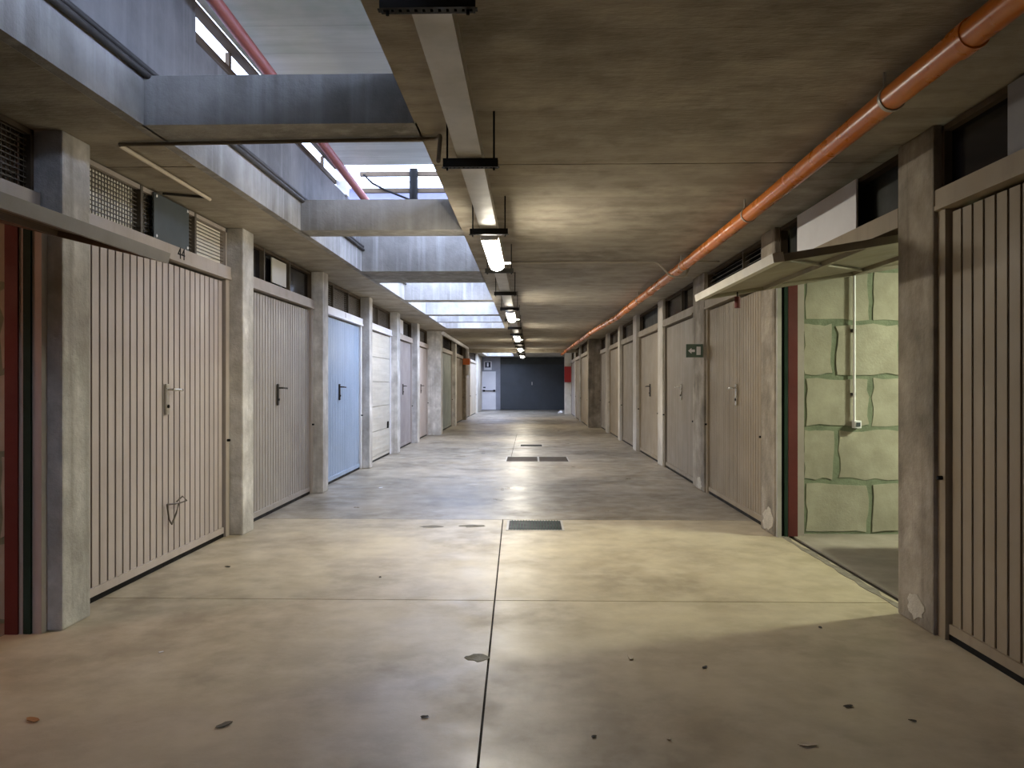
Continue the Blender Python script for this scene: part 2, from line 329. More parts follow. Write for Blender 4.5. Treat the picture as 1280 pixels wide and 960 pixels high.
# flaked plaster at pillar feet
def flake(col, s, xf, yc, zc, ry, rz):
    n = 18; pts = [(yc+ry*math.cos(2*math.pi*k/n)*(1+rnd.uniform(-.3, .3)), zc+rz*math.sin(2*math.pi*k/n)*(1+rnd.uniform(-.25, .25))) for k in range(n)]
    m = MB(); m.add([(s*(xf+.004), y, z) for y, z in pts]+[(s*(xf-.003), y, z) for y, z in pts], [list(range(n)), list(range(n, 2*n))[::-1]]+[(i, (i+1) % n, n+(i+1) % n, n+i) for i in range(n)])
    o = m.build('plaster_patch', 'flake', col); o['label'] = 'pale flaked plaster patch'
flake(right_cols[0], 1, CR, 4.2, .1, .08, .07); flake(right_cols[1], 1, CR, 6.78, .11, .13, .1); flake(right_cols[2], 1, CR, 9.5, .08, .12, .07)
tag(box('wall_pier_left', -2.9, -2.7, 1.4, 1.7, 0, CZ, 'concrete'), 'concrete pier on the near side of the open left garage', 'wall', kind='structure')
tag(box('wall_pier_right', CR, 2.3, 1.3, 1.65, 0, CZ, 'concrete_brown'), 'brown concrete pier on the near side of the nearest right door', 'wall', kind='structure')

# ------------------------------------------------------------------ garage doors
SLATS = {}
def slat_mesh(w, h, d, m, bev):
    k = (round(w, 4), round(h, 3), d, m)
    if k not in SLATS:
        b_ = MB(); e = bev
        # trapezoid profile: proud face with sloped sides (X = depth, local +X is outwards)
        b_.add([(0, 0, 0), (d, e, 0), (d, w-e, 0), (0, w, 0), (0, 0, h), (d, e, h), (d, w-e, h), (0, w, h)],
               [(3, 2, 1, 0), (4, 5, 6, 7), (0, 1, 5, 4), (1, 2, 6, 5), (2, 3, 7, 6), (3, 0, 4, 7)])
        me = bpy.data.meshes.new('slat'); me.from_pydata(b_.v, [], b_.f); bm = bmesh.new(); bm.from_mesh(me); bmesh.ops.recalc_face_normals(bm, faces=bm.faces[:]); bm.to_mesh(me); bm.free()
        me.materials.append(MATS[m]); SLATS[k] = me
    return SLATS[k]
def garage_door(s, plane, y0, y1, m, frame_m, label, ribs='slats', pitch=.09, groove=.014, handle=None, hy=.5, latch=True, num=None, group=None, seal=True, lint_z=(LINT0, LINT1)):
    X = lambda d: s*(plane-d)                                  # d = distance towards the aisle
    l0, l1 = lint_z
    t = thing('garage_door', (s*plane, (y0+y1)/2, 0), label, 'garage door', group)
    jw = .07
    for a, b in ((y0, y0+jw), (y1-jw, y1)): box('jamb', X(-.1), X(.02), a, b, 0, l0, frame_m, t)
    box('lintel', X(-.1), X(.035), y0, y1, l0, l1, frame_m, t); box('drip_rail', X(.035), X(.05), y0+.02, y1-.02, l0, l0+.022, frame_m, t)
    a, b = y0+jw+.012, y1-jw-.012; zt = l0-.02
    box('leaf', X(-.06), X(-.012), a, b, .03, zt, {'paint_beige': 'joint', 'paint_grey': 'rail_brown', 'paint_blue': 'dark_panel', 'paint_tan': 'joint'}.get(m, m) if ribs == 'slats' else m, t)  # under slats the dark leaf colour stands in for shade in the grooves
    box('bottom_rail', X(-.012), X(.006), a, b, .035, .085, m, t)
    if seal: box('rubber_seal', X(-.08), X(.0), y0+jw, y1-jw, 0, .03, 'black', t)
    if ribs == 'slats':
        n = max(1, round((b-a)/pitch)); w = (b-a)/n
        me = slat_mesh(w-groove, zt-.085, .006, m, .001)
        for k in range(n):
            o = bpy.data.objects.new('slat', me); COL.objects.link(o); o.parent = t
            yy = a+k*w+groove/2
            if s < 0: o.location = (X(-.012)-t.location.x, yy-t.location.y, .085)
            else: o.location = (X(-.012)-t.location.x, yy+w-groove-t.location.y, .085); o.rotation_euler = (0, 0, math.pi)
    elif ribs == 'ribbed':
        mb = MB(); n = max(1, round((b-a)/pitch)); w = (b-a)/n
        for k in range(n): mb.box(X(-.012), X(-.002), a+k*w+groove/2, a+(k+1)*w-groove/2, .085, zt)
        o = mb.build('ribbed_panel', m, t); o['kind'] = 'stuff'
    elif ribs == 'sections':
        n = 5; hh = (zt-.085)/n
        for k in range(n):
            q = box('door_section', X(-.012), X(.008), a, b, .085+k*hh+.005, .085+(k+1)*hh-.005, m, t, .004)
            for j in range(3): box('embossed_line', X(.008), X(.011), a+.04, b-.04, .085+k*hh+hh*(j+1)/4-.02, .085+k*hh+hh*(j+1)/4+.02, m, q)
    yc = a+(b-a)*hy
    d0 = .008
    if handle:
        pz = 1.2
        pm = {'chrome': 'chrome', 'dark': 'conduit_dark'}[handle]
        pt = box('handle', X(d0-.01), X(d0+.006), yc-.022, yc+.022, pz-.12, pz+.1, pm, t, .003)
        MB().tube(bend([(X(d0), yc, pz+.06), (X(d0+.05), yc, pz+.06), (X(d0+.055), yc+.12, pz+.055)], .02), .009, 8).build('lever', pm, pt)
        MB().tube([(X(d0+.004), yc, pz-.06), (X(d0+.014), yc, pz-.06)], .013, 10).build('lock_cylinder', 'black', pt)
    if latch:
        for yy in (y0+jw*.6, y1-jw*.6): MB().tube([(X(.0), yy, .82), (X(.045), yy, .82)], .011, 8).build('latch_stub', 'black', t)
    if num:
        R = Matrix.Translation((X(.037), num[1], (l0+l1)/2-.0+.01)) @ Matrix(((0, 0, -s, 0), (-s, 0, 0, 0), (0, 1, 0, 0), (0, 0, 0, 1)))
        textmesh('door_number', num[0], num[2], 'black', t, R)
    return t
def transom(s, plane, y0, y1, kind, label, panels=(), z0=LINT1, group=None, mull=()):
    X = lambda d: s*(plane-d); z1 = CZ-.01
    t = thing('transom', (s*plane, (y0+y1)/2, z0), label, 'transom', group)
    fm = 'frame_beige' if kind == 'mesh' else 'rail_brown'
    for a, b in ((y0, y0+.025), (y1-.025, y1)): box('frame_side', X(-.06), X(.0), a, b, z0, z1, fm, t)
    box('frame_top', X(-.06), X(.0), y0, y1, z1-.03, z1, fm, t)
    for a in mull: box('mullion', X(-.06), X(.004), a, a+.03, z0, z1, 'mesh_wire', t)
    dep = -.05 if kind == 'mesh' else (-.04 if kind == 'glass' else -.085)
    back = {'mesh': 'backlit_cream', 'mesh_dull': 'frame_beige', 'glass': 'glass_dark', 'louvre': 'void', 'board': 'dark_board', 'mesh_dark': 'inner_metal_dark'}[kind]
    box('infill', X(-.10), X(dep), y0, y1, z0, z1, back, t)
    if kind.startswith('mesh'):
        mb = MB(); p = .034; y = y0+.04
        while y < y1-.03:
            if kind != 'mesh' or y < 5.76: mb.box(X(-.035), X(-.031), y-.0025, y+.0025, z0, z1-.03)
            y += p
        z = z0+.02
        while z < z1-.03:
            mb.box(X(-.029), X(-.023), y0+.02, y1-.02, z-.003, z+.003); z += .028
        o = mb.build('wire_mesh', 'mesh_wire', t); o['kind'] = 'stuff'
    if kind == 'louvre':
        z = z0+.03
        while z < z1-.04:
            m_ = MB(); m_.add([(X(-.06), y0+.025, z+.03), (X(-.06), y1-.025, z+.03), (X(-.015), y1-.025, z), (X(-.015), y0+.025, z),
                     (X(-.06), y0+.025, z+.034), (X(-.06), y1-.025, z+.034), (X(-.015), y1-.025, z+.004), (X(-.015), y0+.025, z+.004)],
                  [(0, 1, 2, 3), (4, 5, 6, 7), (0, 1, 5, 4), (1, 2, 6, 5), (2, 3, 7, 6), (3, 0, 4, 7)]); m_.build('louvre', 'louvre', t); z += .045
    for (nm, a, b, c0, c1, m, d) in panels: box(nm, X(d-.012), X(d), a, b, c0, c1, m, t)
    return t
# -- left row
t = garage_door(-1, DL, 4.25, 6.54, 'paint_beige', 'frame_beige', 'beige ribbed garage door numbered 44 with silver lever handle, nearest closed door on the left', 'slats', .09, .016, 'chrome', .52, num=('44', 5.6, .12))
wl = MB().tube([(-2.585, 5.42, .44), (-2.57, 5.52, .43), (-2.565, 5.56, .43), (-2.57, 5.53, .36), (-2.575, 5.47, .29), (-2.58, 5.44, .33), (-2.585, 5.42, .44)], .006, 8).build('wire_loop', 'mesh_wire', t)
MB().tube([(-2.58, 5.56, .44), (-2.565, 5.62, .47), (-2.56, 5.68, .43), (-2.57, 5.56, .425)], .005, 8).build('wire_tail', 'mesh_wire', t)
box('keeper_plate', -2.585, -2.578, 4.26, 4.31, .74, .8, 'rail_brown', t)
t = transom(-1, DL, 4.25, 6.54, 'mesh', 'wire-mesh transom with dark grey sheet over the door numbered 44',
            (('cover_sheet', 5.22, 5.76, 2.302, 2.62, 'dark_panel', .02),), mull=(5.07, 5.9))
for y, z in ((5.25, 2.325), (5.73, 2.325), (5.73, 2.6), (5.25, 2.6)): MB().tube([(-2.582, y, z), (-2.574, y, z)], .011, 8).build('screw', 'white', t)
garage_door(-1, DL, 6.80, 9.10, 'paint_grey', 'frame_beige', 'dull beige ribbed garage door, second closed one on the left', 'slats', .078, .013, 'dark', .46)
transom(-1, DL, 6.80, 9.10, 'glass', 'dark transom with a sheet of paper, over the second closed door on the left', (('paper_sheet', 7.7, 8.15, 2.33, 2.58, 'paper', .0),), mull=(7.45, 8.25))
garage_door(-1, DL, 9.34, 11.76, 'paint_blue', 'white', 'pale blue ribbed garage door on the left', 'slats', .085, .013, 'dark', .45, num=('1', 10.65, .1))
transom(-1, DL, 9.34, 11.76, 'mesh_dull', 'beige mesh transom over the blue garage door', mull=(10.1, 10.95))
garage_door(-1, DL, 11.98, 14.26, 'paint_white', 'white', 'white sectional garage door with horizontal panels on the left', 'sections', handle=None, latch=False)
transom(-1, DL, 11.98, 14.26, 'mesh_dull', 'brownish mesh transom over the white sectional door', mull=(13.1,))
kn = box('pull_handle', -DL+.0, -DL+.03, 13.9, 13.98, .5, .62, 'black', bpy.data.objects['garage_door.003'])
garage_door(-1, DL, 14.56, 16.82, 'paint_mauve', 'frame_beige', 'dark mauve-grey garage door past the white sectional one', 'ribbed', .1, .008, 'dark', .5)
transom(-1, DL, 14.56, 16.82, 'glass', 'dark transom with white paper over the mauve-grey door', (('paper_sheet', 14.95, 15.75, 2.32, 2.6, 'white', .0),))
garage_door(-1, DL, 17.15, 19.42, 'paint_beige', 'frame_beige', 'pinkish beige garage door before the thick stained pillar', 'ribbed', .1, .008, 'dark', .5)
transom(-1, DL, 17.15, 19.42, 'glass', 'dark transom over the pinkish beige door')
garage_door(-1, 2.42, 19.85, 23.75, 'paint_green', 'frame_beige', 'green-grey ribbed garage door past the thick stained pillar', 'ribbed', .1, .02)
transom(-1, 2.42, 19.85, 23.75, 'louvre', 'dark louvred transom over the green-grey door')
garage_door(-1, 2.42, 24.05, 27.6, 'paint_tan', 'paint_tan', 'tan garage door far along the left wall', 'ribbed', .1, .01)
transom(-1, 2.42, 24.05, 27.6, 'glass', 'dark transom over the tan door far left')
garage_door(-1, 2.42, 28.0, 30.8, 'paint_brown', 'paint_brown', 'brown garage door behind the small orange box', 'ribbed', .1, .01)
transom(-1, 2.42, 28.0, 30.8, 'board', 'brown boarded transom far left')
garage_door(-1, 2.40, 30.8, 34.0, 'paint_cream', 'paint_cream', 'cream garage door farthest on the left', 'ribbed', .1, .01)
transom(-1, 2.40, 30.8, 34.0, 'mesh_dull', 'cream transom over the farthest left door')
# -- right row
t = garage_door(1, DR, 1.65, 4.02, 'paint_tan', 'paint_tan', 'beige-brown ribbed garage door at the right edge of the picture', 'slats', .093, .016)
transom(1, DR, 1.65, 4.02, 'glass', 'dark glazed transom at the right edge of the picture', (('grey_sheet', 2.3, 3.44, 2.3, 2.62, 'wall_grey', .02),))
garage_door(1, DR, 6.985, 9.243, 'paint_tan', 'paint_tan', 'tan ribbed garage door just beyond the open right garage', 'slats', .08, .013, 'chrome', .42)
transom(1, DR, 6.985, 9.243, 'louvre', 'dark slatted transom beyond the open right garage', mull=(7.7,))
garage_door(1, DR, 9.87, 12.12, 'paint_brown', 'paint_brown', 'weathered brown garage door beside the green exit sign', 'flat', handle='chrome', hy=.42)
transom(1, DR, 9.87, 12.12, 'glass', 'dark transom over the weathered brown door', mull=(10.8,))
garage_door(1, DR, 12.57, 14.9, 'paint_tan', 'paint_tan', 'smooth warm tan garage door on the right', 'flat', handle='dark', hy=.45)
transom(1, DR, 12.57, 14.9, 'board', 'dark transom over the warm tan door')
garage_door(1, DR, 15.35, 17.63, 'paint_brown', 'paint_brown', 'grey-brown garage door between the fifth and sixth right pillars', 'ribbed', .1, .01)
transom(1, DR, 15.35, 17.63, 'glass', 'dark transom between the fifth and sixth right pillars')
garage_door(1, DR, 17.95, 20.38, 'paint_tan', 'paint_tan', 'tan garage door between the two thin bright right pillars', 'ribbed', .1, .01)
transom(1, DR, 17.95, 20.38, 'glass', 'dark transom between the two thin bright right pillars')
garage_door(1, DR, 20.93, 22.9, 'paint_grey', 'frame_beige', 'beige garage door against the wide dark right pillar', 'ribbed', .1, .01)
transom(1, DR, 20.93, 22.9, 'glass', 'dark transom against the wide dark right pillar')
garage_door(1, 1.78, 23.3, 26.4, 'paint_tan', 'paint_tan', 'beige garage door just past the step in the right wall', 'ribbed', .1, .01)
transom(1, 1.78, 23.3, 26.4, 'glass', 'dark transom just past the step in the right wall')
garage_door(1, 1.78, 26.7, 29.4, 'paint_brown', 'frame_beige', 'brown garage door near the far right end', 'ribbed', .1, .01)
transom(1, 1.78, 26.7, 29.4, 'board', 'dark transom near the far right end')
garage_door(1, 1.80, 29.7, 32.98, 'paint_grey', 'frame_beige', 'grey garage door next to the pillar with the red cabinet', 'ribbed', .1, .01)
transom(1, 1.80, 29.7, 32.98, 'glass', 'dark transom next to the pillar with the red cabinet')

# ------------------------------------------------------------------ walls behind and around
wall('wall_left_backing', -2.95, -2.78, 4.25, YE, 0, CZ, 'wall_back', 'dark light-blocking panel added behind the left row of doors')  # unseen backing, here and on the right, added to keep light out
wall('wall_right_near_backing', 2.31, 2.4, YB, 4.02, 0, CZ, 'wall_back', 'dark light-blocking panel added behind the nearest right door')
wall('wall_right_backing', 2.42, 2.6, 6.96, YE, 0, CZ, 'wall_back', 'dark light-blocking panel added behind the right row of doors')
wall('wall_behind', -7.6, 7.6, YB-.2, YB, 0, CZ, 'wall_grey', 'grey concrete wall closing the near end of the aisle')
wall('wall_left_end', -2.78, -2.38, 34.35, YE, 0, CZ, 'paint_cream', 'cream wall at the far left end')
wall('wall_right_end', 1.82, 2.42, 32.98, YE, 0, CZ, 'wall_grey', 'grey wall at the far right end')
wall('wall_end', -3, 3, YE+.001, YE+.2, 0, 3.2, 'wall_grey', 'grey wall closing the far end of the aisle')

# ------------------------------------------------------------------ far end: emergency door, slate door, sign
t = thing('emergency_door', (-2.04, YE, 0), 'white emergency door with black push bar in the end wall', 'door')
box('door_leaf', -2.40, -1.69, YE-.05, YE, .02, 1.93, 'white', t); 
for a, b in ((-2.45, -2.40), (-1.69, -1.64)): box('frame_side', a, b, YE-.06, YE, 0, 1.98, 'wall_grey', t)
box('frame_top', -2.40, -1.69, YE-.06, YE, 1.93, 1.98, 'wall_grey', t)
pb = box('push_bar', -2.34, -1.75, YE-.12, YE-.08, .95, .985, 'black', t)
for x in (-2.34, -1.82): box('bar_bracket', x, x+.11, YE-.12, YE-.05, .92, 1.01, 'black', pb)
box('notice', -2.32, -2.2, YE-.055, YE-.05, 1.09, 1.16, 'dark_panel', t)
t = thing('pictogram_sign', (-2.09, YE-.02, 2.0), 'white sign with navy square and white figure above the emergency door', 'sign')
box('sign_board', -2.28, -1.90, YE-.03, YE-.002, 2.0, 2.43, 'white', t); box('navy_square', -2.23, -1.95, YE-.034, YE-.03, 2.12, 2.40, 'navy', t)
box('figure', -2.13, -2.05, YE-.038, YE-.034, 2.17, 2.36, 'white', t)
t = thing('overhead_door', (.12, YE, 0), 'wide slate-grey garage door filling the end wall', 'garage door')
box('leaf', -1.46, 1.72, YE-.05, YE, .02, 2.28, 'paint_slate', t); box('header', -1.46, 1.72, YE-.07, YE, 2.28, CZ, 'dark_board', t)
for k in range(5): box('door_section', -1.44, 1.70, YE-.058, YE-.05, .04+k*.447, .04+k*.447+.43, 'paint_slate', t)
h_ = box('handle', .1, .14, YE-.08, YE-.05, 1.25, 1.4, 'galv', t); box('lock_plate', -.16, -.06, YE-.065, YE-.05, 1.25, 1.37, 'paint_slate', t)
# pillar with the fire-hose cabinet
column('white_pillar', 1, 1.52, 1.82, 33.2, 33.5, 'plaster', 'white pillar carrying the red cabinet at the far right')
t = thing('fire_hose_cabinet', (1.66, 33.15, 1.35), 'red fire-hose cabinet on the white pillar at the far right', 'cabinet')
box('cabinet_body', 1.50, 1.80, 33.02, 33.2, 1.38, 2.05, 'red', t); box('cabinet_door', 1.52, 1.78, 33.005, 33.02, 1.41, 2.02, 'red', t)
t = thing('rag', (1.4, 33.5, 0), 'small crumpled white bag on the floor near the far right corner', 'bag')
m_ = MB(); 
for k in range(6): a = rnd.uniform(0, 6); m_.add([(1.35+.12*math.cos(a+j*2.1)*rnd.uniform(.6, 1.2), 33.5+.12*math.sin(a+j*2.1), rnd.uniform(0, .12)) for j in range(3)]+[(1.35, 33.5, .16)], [(0, 1, 3), (1, 2, 3), (2, 0, 3), (0, 1, 2)])
m_.build('bag_body', 'white', t)

# ------------------------------------------------------------------ open garages: block walls, tilted doors, posts
def block_wall(name, x0, x1, yf, th, label, rows, offs, bw, bm='block'):
    """wall facing -Y at y = yf; rows = joint heights; blocks are parts with uneven outlines"""
    w = box(name, x0, x1, yf+.005, yf+th, 0, CZ, 'mortar'); tag(w, label, 'wall', kind='structure')
    r_ = random.Random(11)
    for i in range(len(rows)-1):
        z0, z1 = rows[i], rows[i+1]; x = x0+offs[i]-bw
        while x < x1:
            a, b = max(x, x0), min(x+bw, x1)
            if b-a > .06:
                gx, gz = .024, .022; pts = []
                for (px, pz, qx, qz) in ((a+gx, z0+gz, b-gx, z0+gz), (b-gx, z0+gz, b-gx, z1-gz), (b-gx, z1-gz, a+gx, z1-gz), (a+gx, z1-gz, a+gx, z0+gz)):
                    for k in range(5):
                        u = k/5; j = .014; pts.append((px+(qx-px)*u+r_.uniform(-j, j), pz+(qz-pz)*u+r_.uniform(-j, j)))
                n = len(pts); d = r_.uniform(-.001, .004)
                m_ = MB(); m_.add([(p_[0], yf-d, p_[1]) for p_ in pts]+[(p_[0], yf+.02, p_[1]) for p_ in pts], [list(range(n)), list(range(n, 2*n))[::-1]]+[(q, (q+1) % n, n+(q+1) % n, n+q) for q in range(n)])
                m_.build('block', bm, w)
            x += bw
    return w
rows = [0, .455, .92, 1.365, 1.835, 2.28, 2.63]
block_wall('wall_garage_right_side', 2.36, 7.5, 6.72, .2, 'pale block wall with greenish mortar inside the open right garage', rows, [.59, .30, .59, .28, .59, .3], .575)
wall('wall_garage_right_near', 2.4, 7.5, 3.8, 4.0, 0, CZ, 'block', 'near side wall of the open right garage')
wall('wall_garage_right_back', 7.4, 7.6, 3.8, 7, 0, CZ, 'block', 'back wall of the open right garage')
block_wall('wall_garage_left_side', -7.5, -2.74, 4.1, .15, 'pinkish block wall inside the open left garage', rows, [.3, .59, .3, .59, .3, .5], .575)
wall('wall_garage_left_back', -7.6, -7.4, YB, 4.3, 0, CZ, 'block', 'back wall of the open left garage')
wall('wall_left_near', -2.9, -2.7, YB, 1.39, 0, CZ, 'wall_back', 'dark wall on the near left side of the aisle')
wall('wall_garage_left_near', -7.5, -2.9, 1.2, 1.4, 0, CZ, 'block', 'near side wall of the open left garage')
def open_door(s, plane, y0, y1, xo, zo, zi, label, edge_m, under_m, leaf_m):
    """tilted-up leaf; outer (lower) edge at x = s*xo, z = zo, rising inwards"""
    t = thing('garage_door', (s*plane, (y0+y1)/2, 0), label, 'garage door')
    jw = .05
    L = 2.12; sl_ = (zi-zo)/(plane-xo); ca = 1/math.hypot(1, sl_); sa = sl_*ca
    def pt(u, y, n): return (s*(xo+u*ca-n*sa), y, zo+u*sa+n*ca)     # u inwards along leaf, n upwards normal
    def slabp(name, u0, u1, ya, yb, n0, n1, m, par=t):
        v = [pt(u, y, n) for n in (n0, n1) for (u, y) in ((u0, ya), (u1, ya), (u1, yb), (u0, yb))]
        return MB().add(v, [(0, 3, 2, 1), (4, 5, 6, 7), (0, 1, 5, 4), (1, 2, 6, 5), (2, 3, 7, 6), (3, 0, 4, 7)]).build(name, m, par)
    a, b = y0+.05, y1-.05
    slabp('leaf', 0, L, a, b, .03, .045, leaf_m)
    slabp('edge_rail', -.012, .05, a-.01, b+.01, 0, .055, edge_m); slabp('inner_rail', L-.05, L, a, b, 0, .03, under_m)
    for yy in (a, b-.045): slabp('side_rail', .05, L-.05, yy, yy+.045, 0, .03, under_m)
    for u in (.55, 1.3): slabp('cross_rail', u, u+.05, a+.05, b-.05, .0, .03, under_m)
    # diagonal brace
    v = [pt(u, y, n_) for n_ in (.008, .02) for (u, y) in ((.06, a+.075), (.08, a+.06), (1.42, b-.08), (1.40, b-.065))]
    MB().add(v, [(0, 3, 2, 1), (4, 5, 6, 7), (0, 1, 5, 4), (1, 2, 6, 5), (2, 3, 7, 6), (3, 0, 4, 7)]).build('brace', under_m, t)
    box('lintel', s*(plane-.035), s*(plane+.1), y0, y1, LINT0, LINT1, 'frame_beige' if s < 0 else 'paint_tan', t)
    return t, pt
t, pt = open_door(1, DR, 4.42, 6.59, 1.42, 2.0, 2.115, 'open tilted garage door sticking out above the right aisle side', 'edge_metal', 'inner_metal', 'inner_metal')
hp = Vector(pt(.25, 6.2, 0)); MB().tube([hp, hp+Vector((0, 0, -.045))], .006, 8).build('pull_cord', 'black', t)
q = MB().tube([hp+Vector((0, 0, -.04)), hp+Vector((0, 0, -.13))], .024, 12).build('pull_handle', 'rust_red', t); q['label'] = 'dark red pull handle'
# far jamb posts of the right garage
for (nm, x0, x1, y0, y1, m) in (('side_post', 2.10, 2.135, 6.56, 6.60, 'galv'), ('frame_gap_shade', 2.14, 2.165, 6.6, 6.68, 'black'), ('guide_post', 2.167, 2.195, 6.58, 6.64, 'green_dark'), ('inner_post', 2.205, 2.285, 6.6, 6.66, 'rust_red'), ('spring_cover', 2.288, 2.35, 6.63, 6.72, 'frame_beige')):  # the black strip stands in for the dark gap in the door frame
    box(nm, x0, x1, y0, y1, 0, 2.19, m, t)
transom(1, DR, 4.42, 6.59, 'board', 'dark transom with a white board, above the open right garage', (('white_board', 4.99, 6.08, 2.30, 2.62, 'white', .03),))
t, pt = open_door(-1, DL, 1.72, 3.97, 1.88, 1.925, 2.10, 'open tilted garage door cut off by the left edge of the picture', 'edge_metal_dark', 'inner_metal_dark', 'inner_metal_dark')
for (nm, x0, x1, y0, y1, m) in (('side_post', -2.588, -2.54, 3.94, 3.99, 'frame_beige'), ('guide_post', -2.63, -2.592, 3.93, 3.99, 'green_dark'), ('spring_cover', -2.652, -2.632, 3.93, 3.97, 'frame_beige'), ('inner_post', -2.722, -2.654, 3.92, 3.97, 'rust_red')):
    box(nm, x0, x1, y0, y1, 0, 2.19, m, t)
transom(-1, DL, 1.72, 3.97, 'mesh_dark', 'dark brown mesh transom at the left edge of the picture', mull=(3.4,))
# conduit and socket on the block wall
t = thing('wall_socket', (2.80, 6.7, .95), 'white socket at the foot of a vertical conduit in the open right garage', 'socket')
b0 = box('socket_box', 2.79, 2.85, 6.66, 6.72, .92, .985, 'white', t, .004); box('socket_face', 2.803, 2.838, 6.655, 6.66, .935, .97, 'dark_panel', b0)
MB().tube([(2.80, 6.69, .97), (2.80, 6.69, 2.62)], .011, 10).build('conduit', 'white', t)
for z in (1.2, 1.75, 2.3): box('clip', 2.778, 2.815, 6.69, 6.715, z, z+.025, 'conduit_dark', t)
# tubes / bulb inside the garages
t = thing('garage_lamp', (4.95, 5.45, 2.6), 'greenish square lamp on the ceiling inside the open right garage', 'lamp')
box('housing', 4.8, 5.1, 5.3, 5.6, 2.50, 2.60, 'white', t); box('diffuser', 4.83, 5.07, 5.33, 5.57, 2.45, 2.50, 'tube_green', t)
t = thing('garage_bulb', (-4.6, 2.7, 2.6), 'warm ceiling lamp inside the open left garage', 'lamp')
box('housing', -4.75, -4.45, 2.55, 2.85, 2.56, 2.62, 'white', t); box('diffuser', -4.72, -4.48, 2.58, 2.82, 2.50, 2.56, 'bulb_pink', t)
# covered car in the right garage (its bulk keeps the tube's light off the garage floor)
prof = [(2.98, .35), (3.02, .72), (3.15, .84), (3.9, .98), (4.6, 1.42), (5.6, 1.46), (6.3, 1.3), (6.75, .9), (6.8, .4)]
m_ = MB(); n = 9; rows_ = []
for x, h in prof:
    ring = []
    for k in range(n):
        u = -1+2*k/(n-1); yy = 5.3+.82*u*(1 if abs(u) < .99 else 1.0); zz = .08 if abs(u) > .99 else h*(1-.16*abs(u)**4)
        ring.append((x, yy, zz))
    rows_.append(ring)
rows_ = [[(2.95, p_[1], .06) for p_ in rows_[0]]]+rows_+[[(6.85, p_[1], .06) for p_ in rows_[-1]]]
m_.add([p_ for r_ in rows_ for p_ in r_], [(i*n+k, i*n+k+1, (i+1)*n+k+1, (i+1)*n+k) for i in range(len(rows_)-1) for k in range(n-1)], True)
t = thing('covered_car', (4.9, 5.3, 0), 'car under a grey dust cover parked inside the open right garage', 'car'); m_.build('dust_cover', 'cover', t)
for x in (3.6, 6.1):
    for y in (4.56, 6.04): MB().tube([(x, y-.09, .3), (x, y+.09, .3)], .3, 20).build('wheel', 'black', t)

# ------------------------------------------------------------------ cable tray, brackets, lamps
t = thing('cable_tray', (-.29, 14, 2.41), 'pale metal cable tray hung under the ceiling along the aisle', 'cable tray')
box('channel', -.352, -.232, -1.5, 34, 2.405, 2.475, 'galv', t)
yb = 2.18; k = 0
BY = [.5, 2.18, 3.77, 5.47, 7.35, 9.2, 11.1, 13.0, 14.9, 16.8, 18.7, 20.6, 22.5, 24.4, 26.3, 28.2]
me_b = None
for y in BY:
    mb = MB(); x0, x1 = -.425, -.155
    mb.box(x0, x1, y-.02, y-.016, 2.365, 2.405); mb.box(x0, x1, y+.016, y+.02, 2.365, 2.405)
    mb.box(x0, x1, y-.02, y-.008, 2.363, 2.366); mb.box(x0, x1, y+.008, y+.02, 2.363, 2.366)
    nh = 12
    for i in range(nh+1): xx = x0+(x1-x0)*i/nh; mb.box(xx-.007, xx+.007, y-.01, y+.01, 2.363, 2.366)
    br = mb.build('bracket', 'bracket', t)
    for xx in (-.405, -.175): MB().tube([(xx, y, 2.35), (xx, y, CZ)], .005, 8).build('threaded_rod', 'black', br)
ll = ['nearest glowing tube lamp under the cable tray', 'second glowing tube lamp down the aisle', 'third glowing tube lamp down the aisle', 'fourth glowing tube lamp down the aisle', 'farthest glowing tube lamp before the end wall']
for i in range(5):
    y = 5.56+5.74*i
    t = thing('tube_lamp', (-.29, y+.65, 2.36), ll[i], 'lamp', 'tube lamps along the cable tray')
    box('housing', -.355, -.225, y, y+1.3, 2.355, 2.4, 'white', t, .006)
    m_ = MB(); n = 8; prof_ = [(-.29+.064*math.cos(math.pi+math.pi*k/n), 2.357+.05*math.sin(math.pi+math.pi*k/n)) for k in range(n+1)]
    nn = len(prof_); m_.add([(x, y+.02, z) for x, z in prof_]+[(x, y+1.28, z) for x, z in prof_], [(k, k+1, nn+k+1, nn+k) for k in range(nn-1)]+[list(range(nn)), list(range(nn, 2*nn))[::-1], (0, nn-1, 2*nn-1, nn)])
    m_.build('diffuser', 'tube', t)
    for yy in (y-.006, y+1.286): box('end_cap', -.352, -.228, yy, yy+.02, 2.34, 2.36, 'white', t)
    box('side_clip', -.225, -.16, y+1.02, y+1.06, 2.33, 2.345, 'white', t)

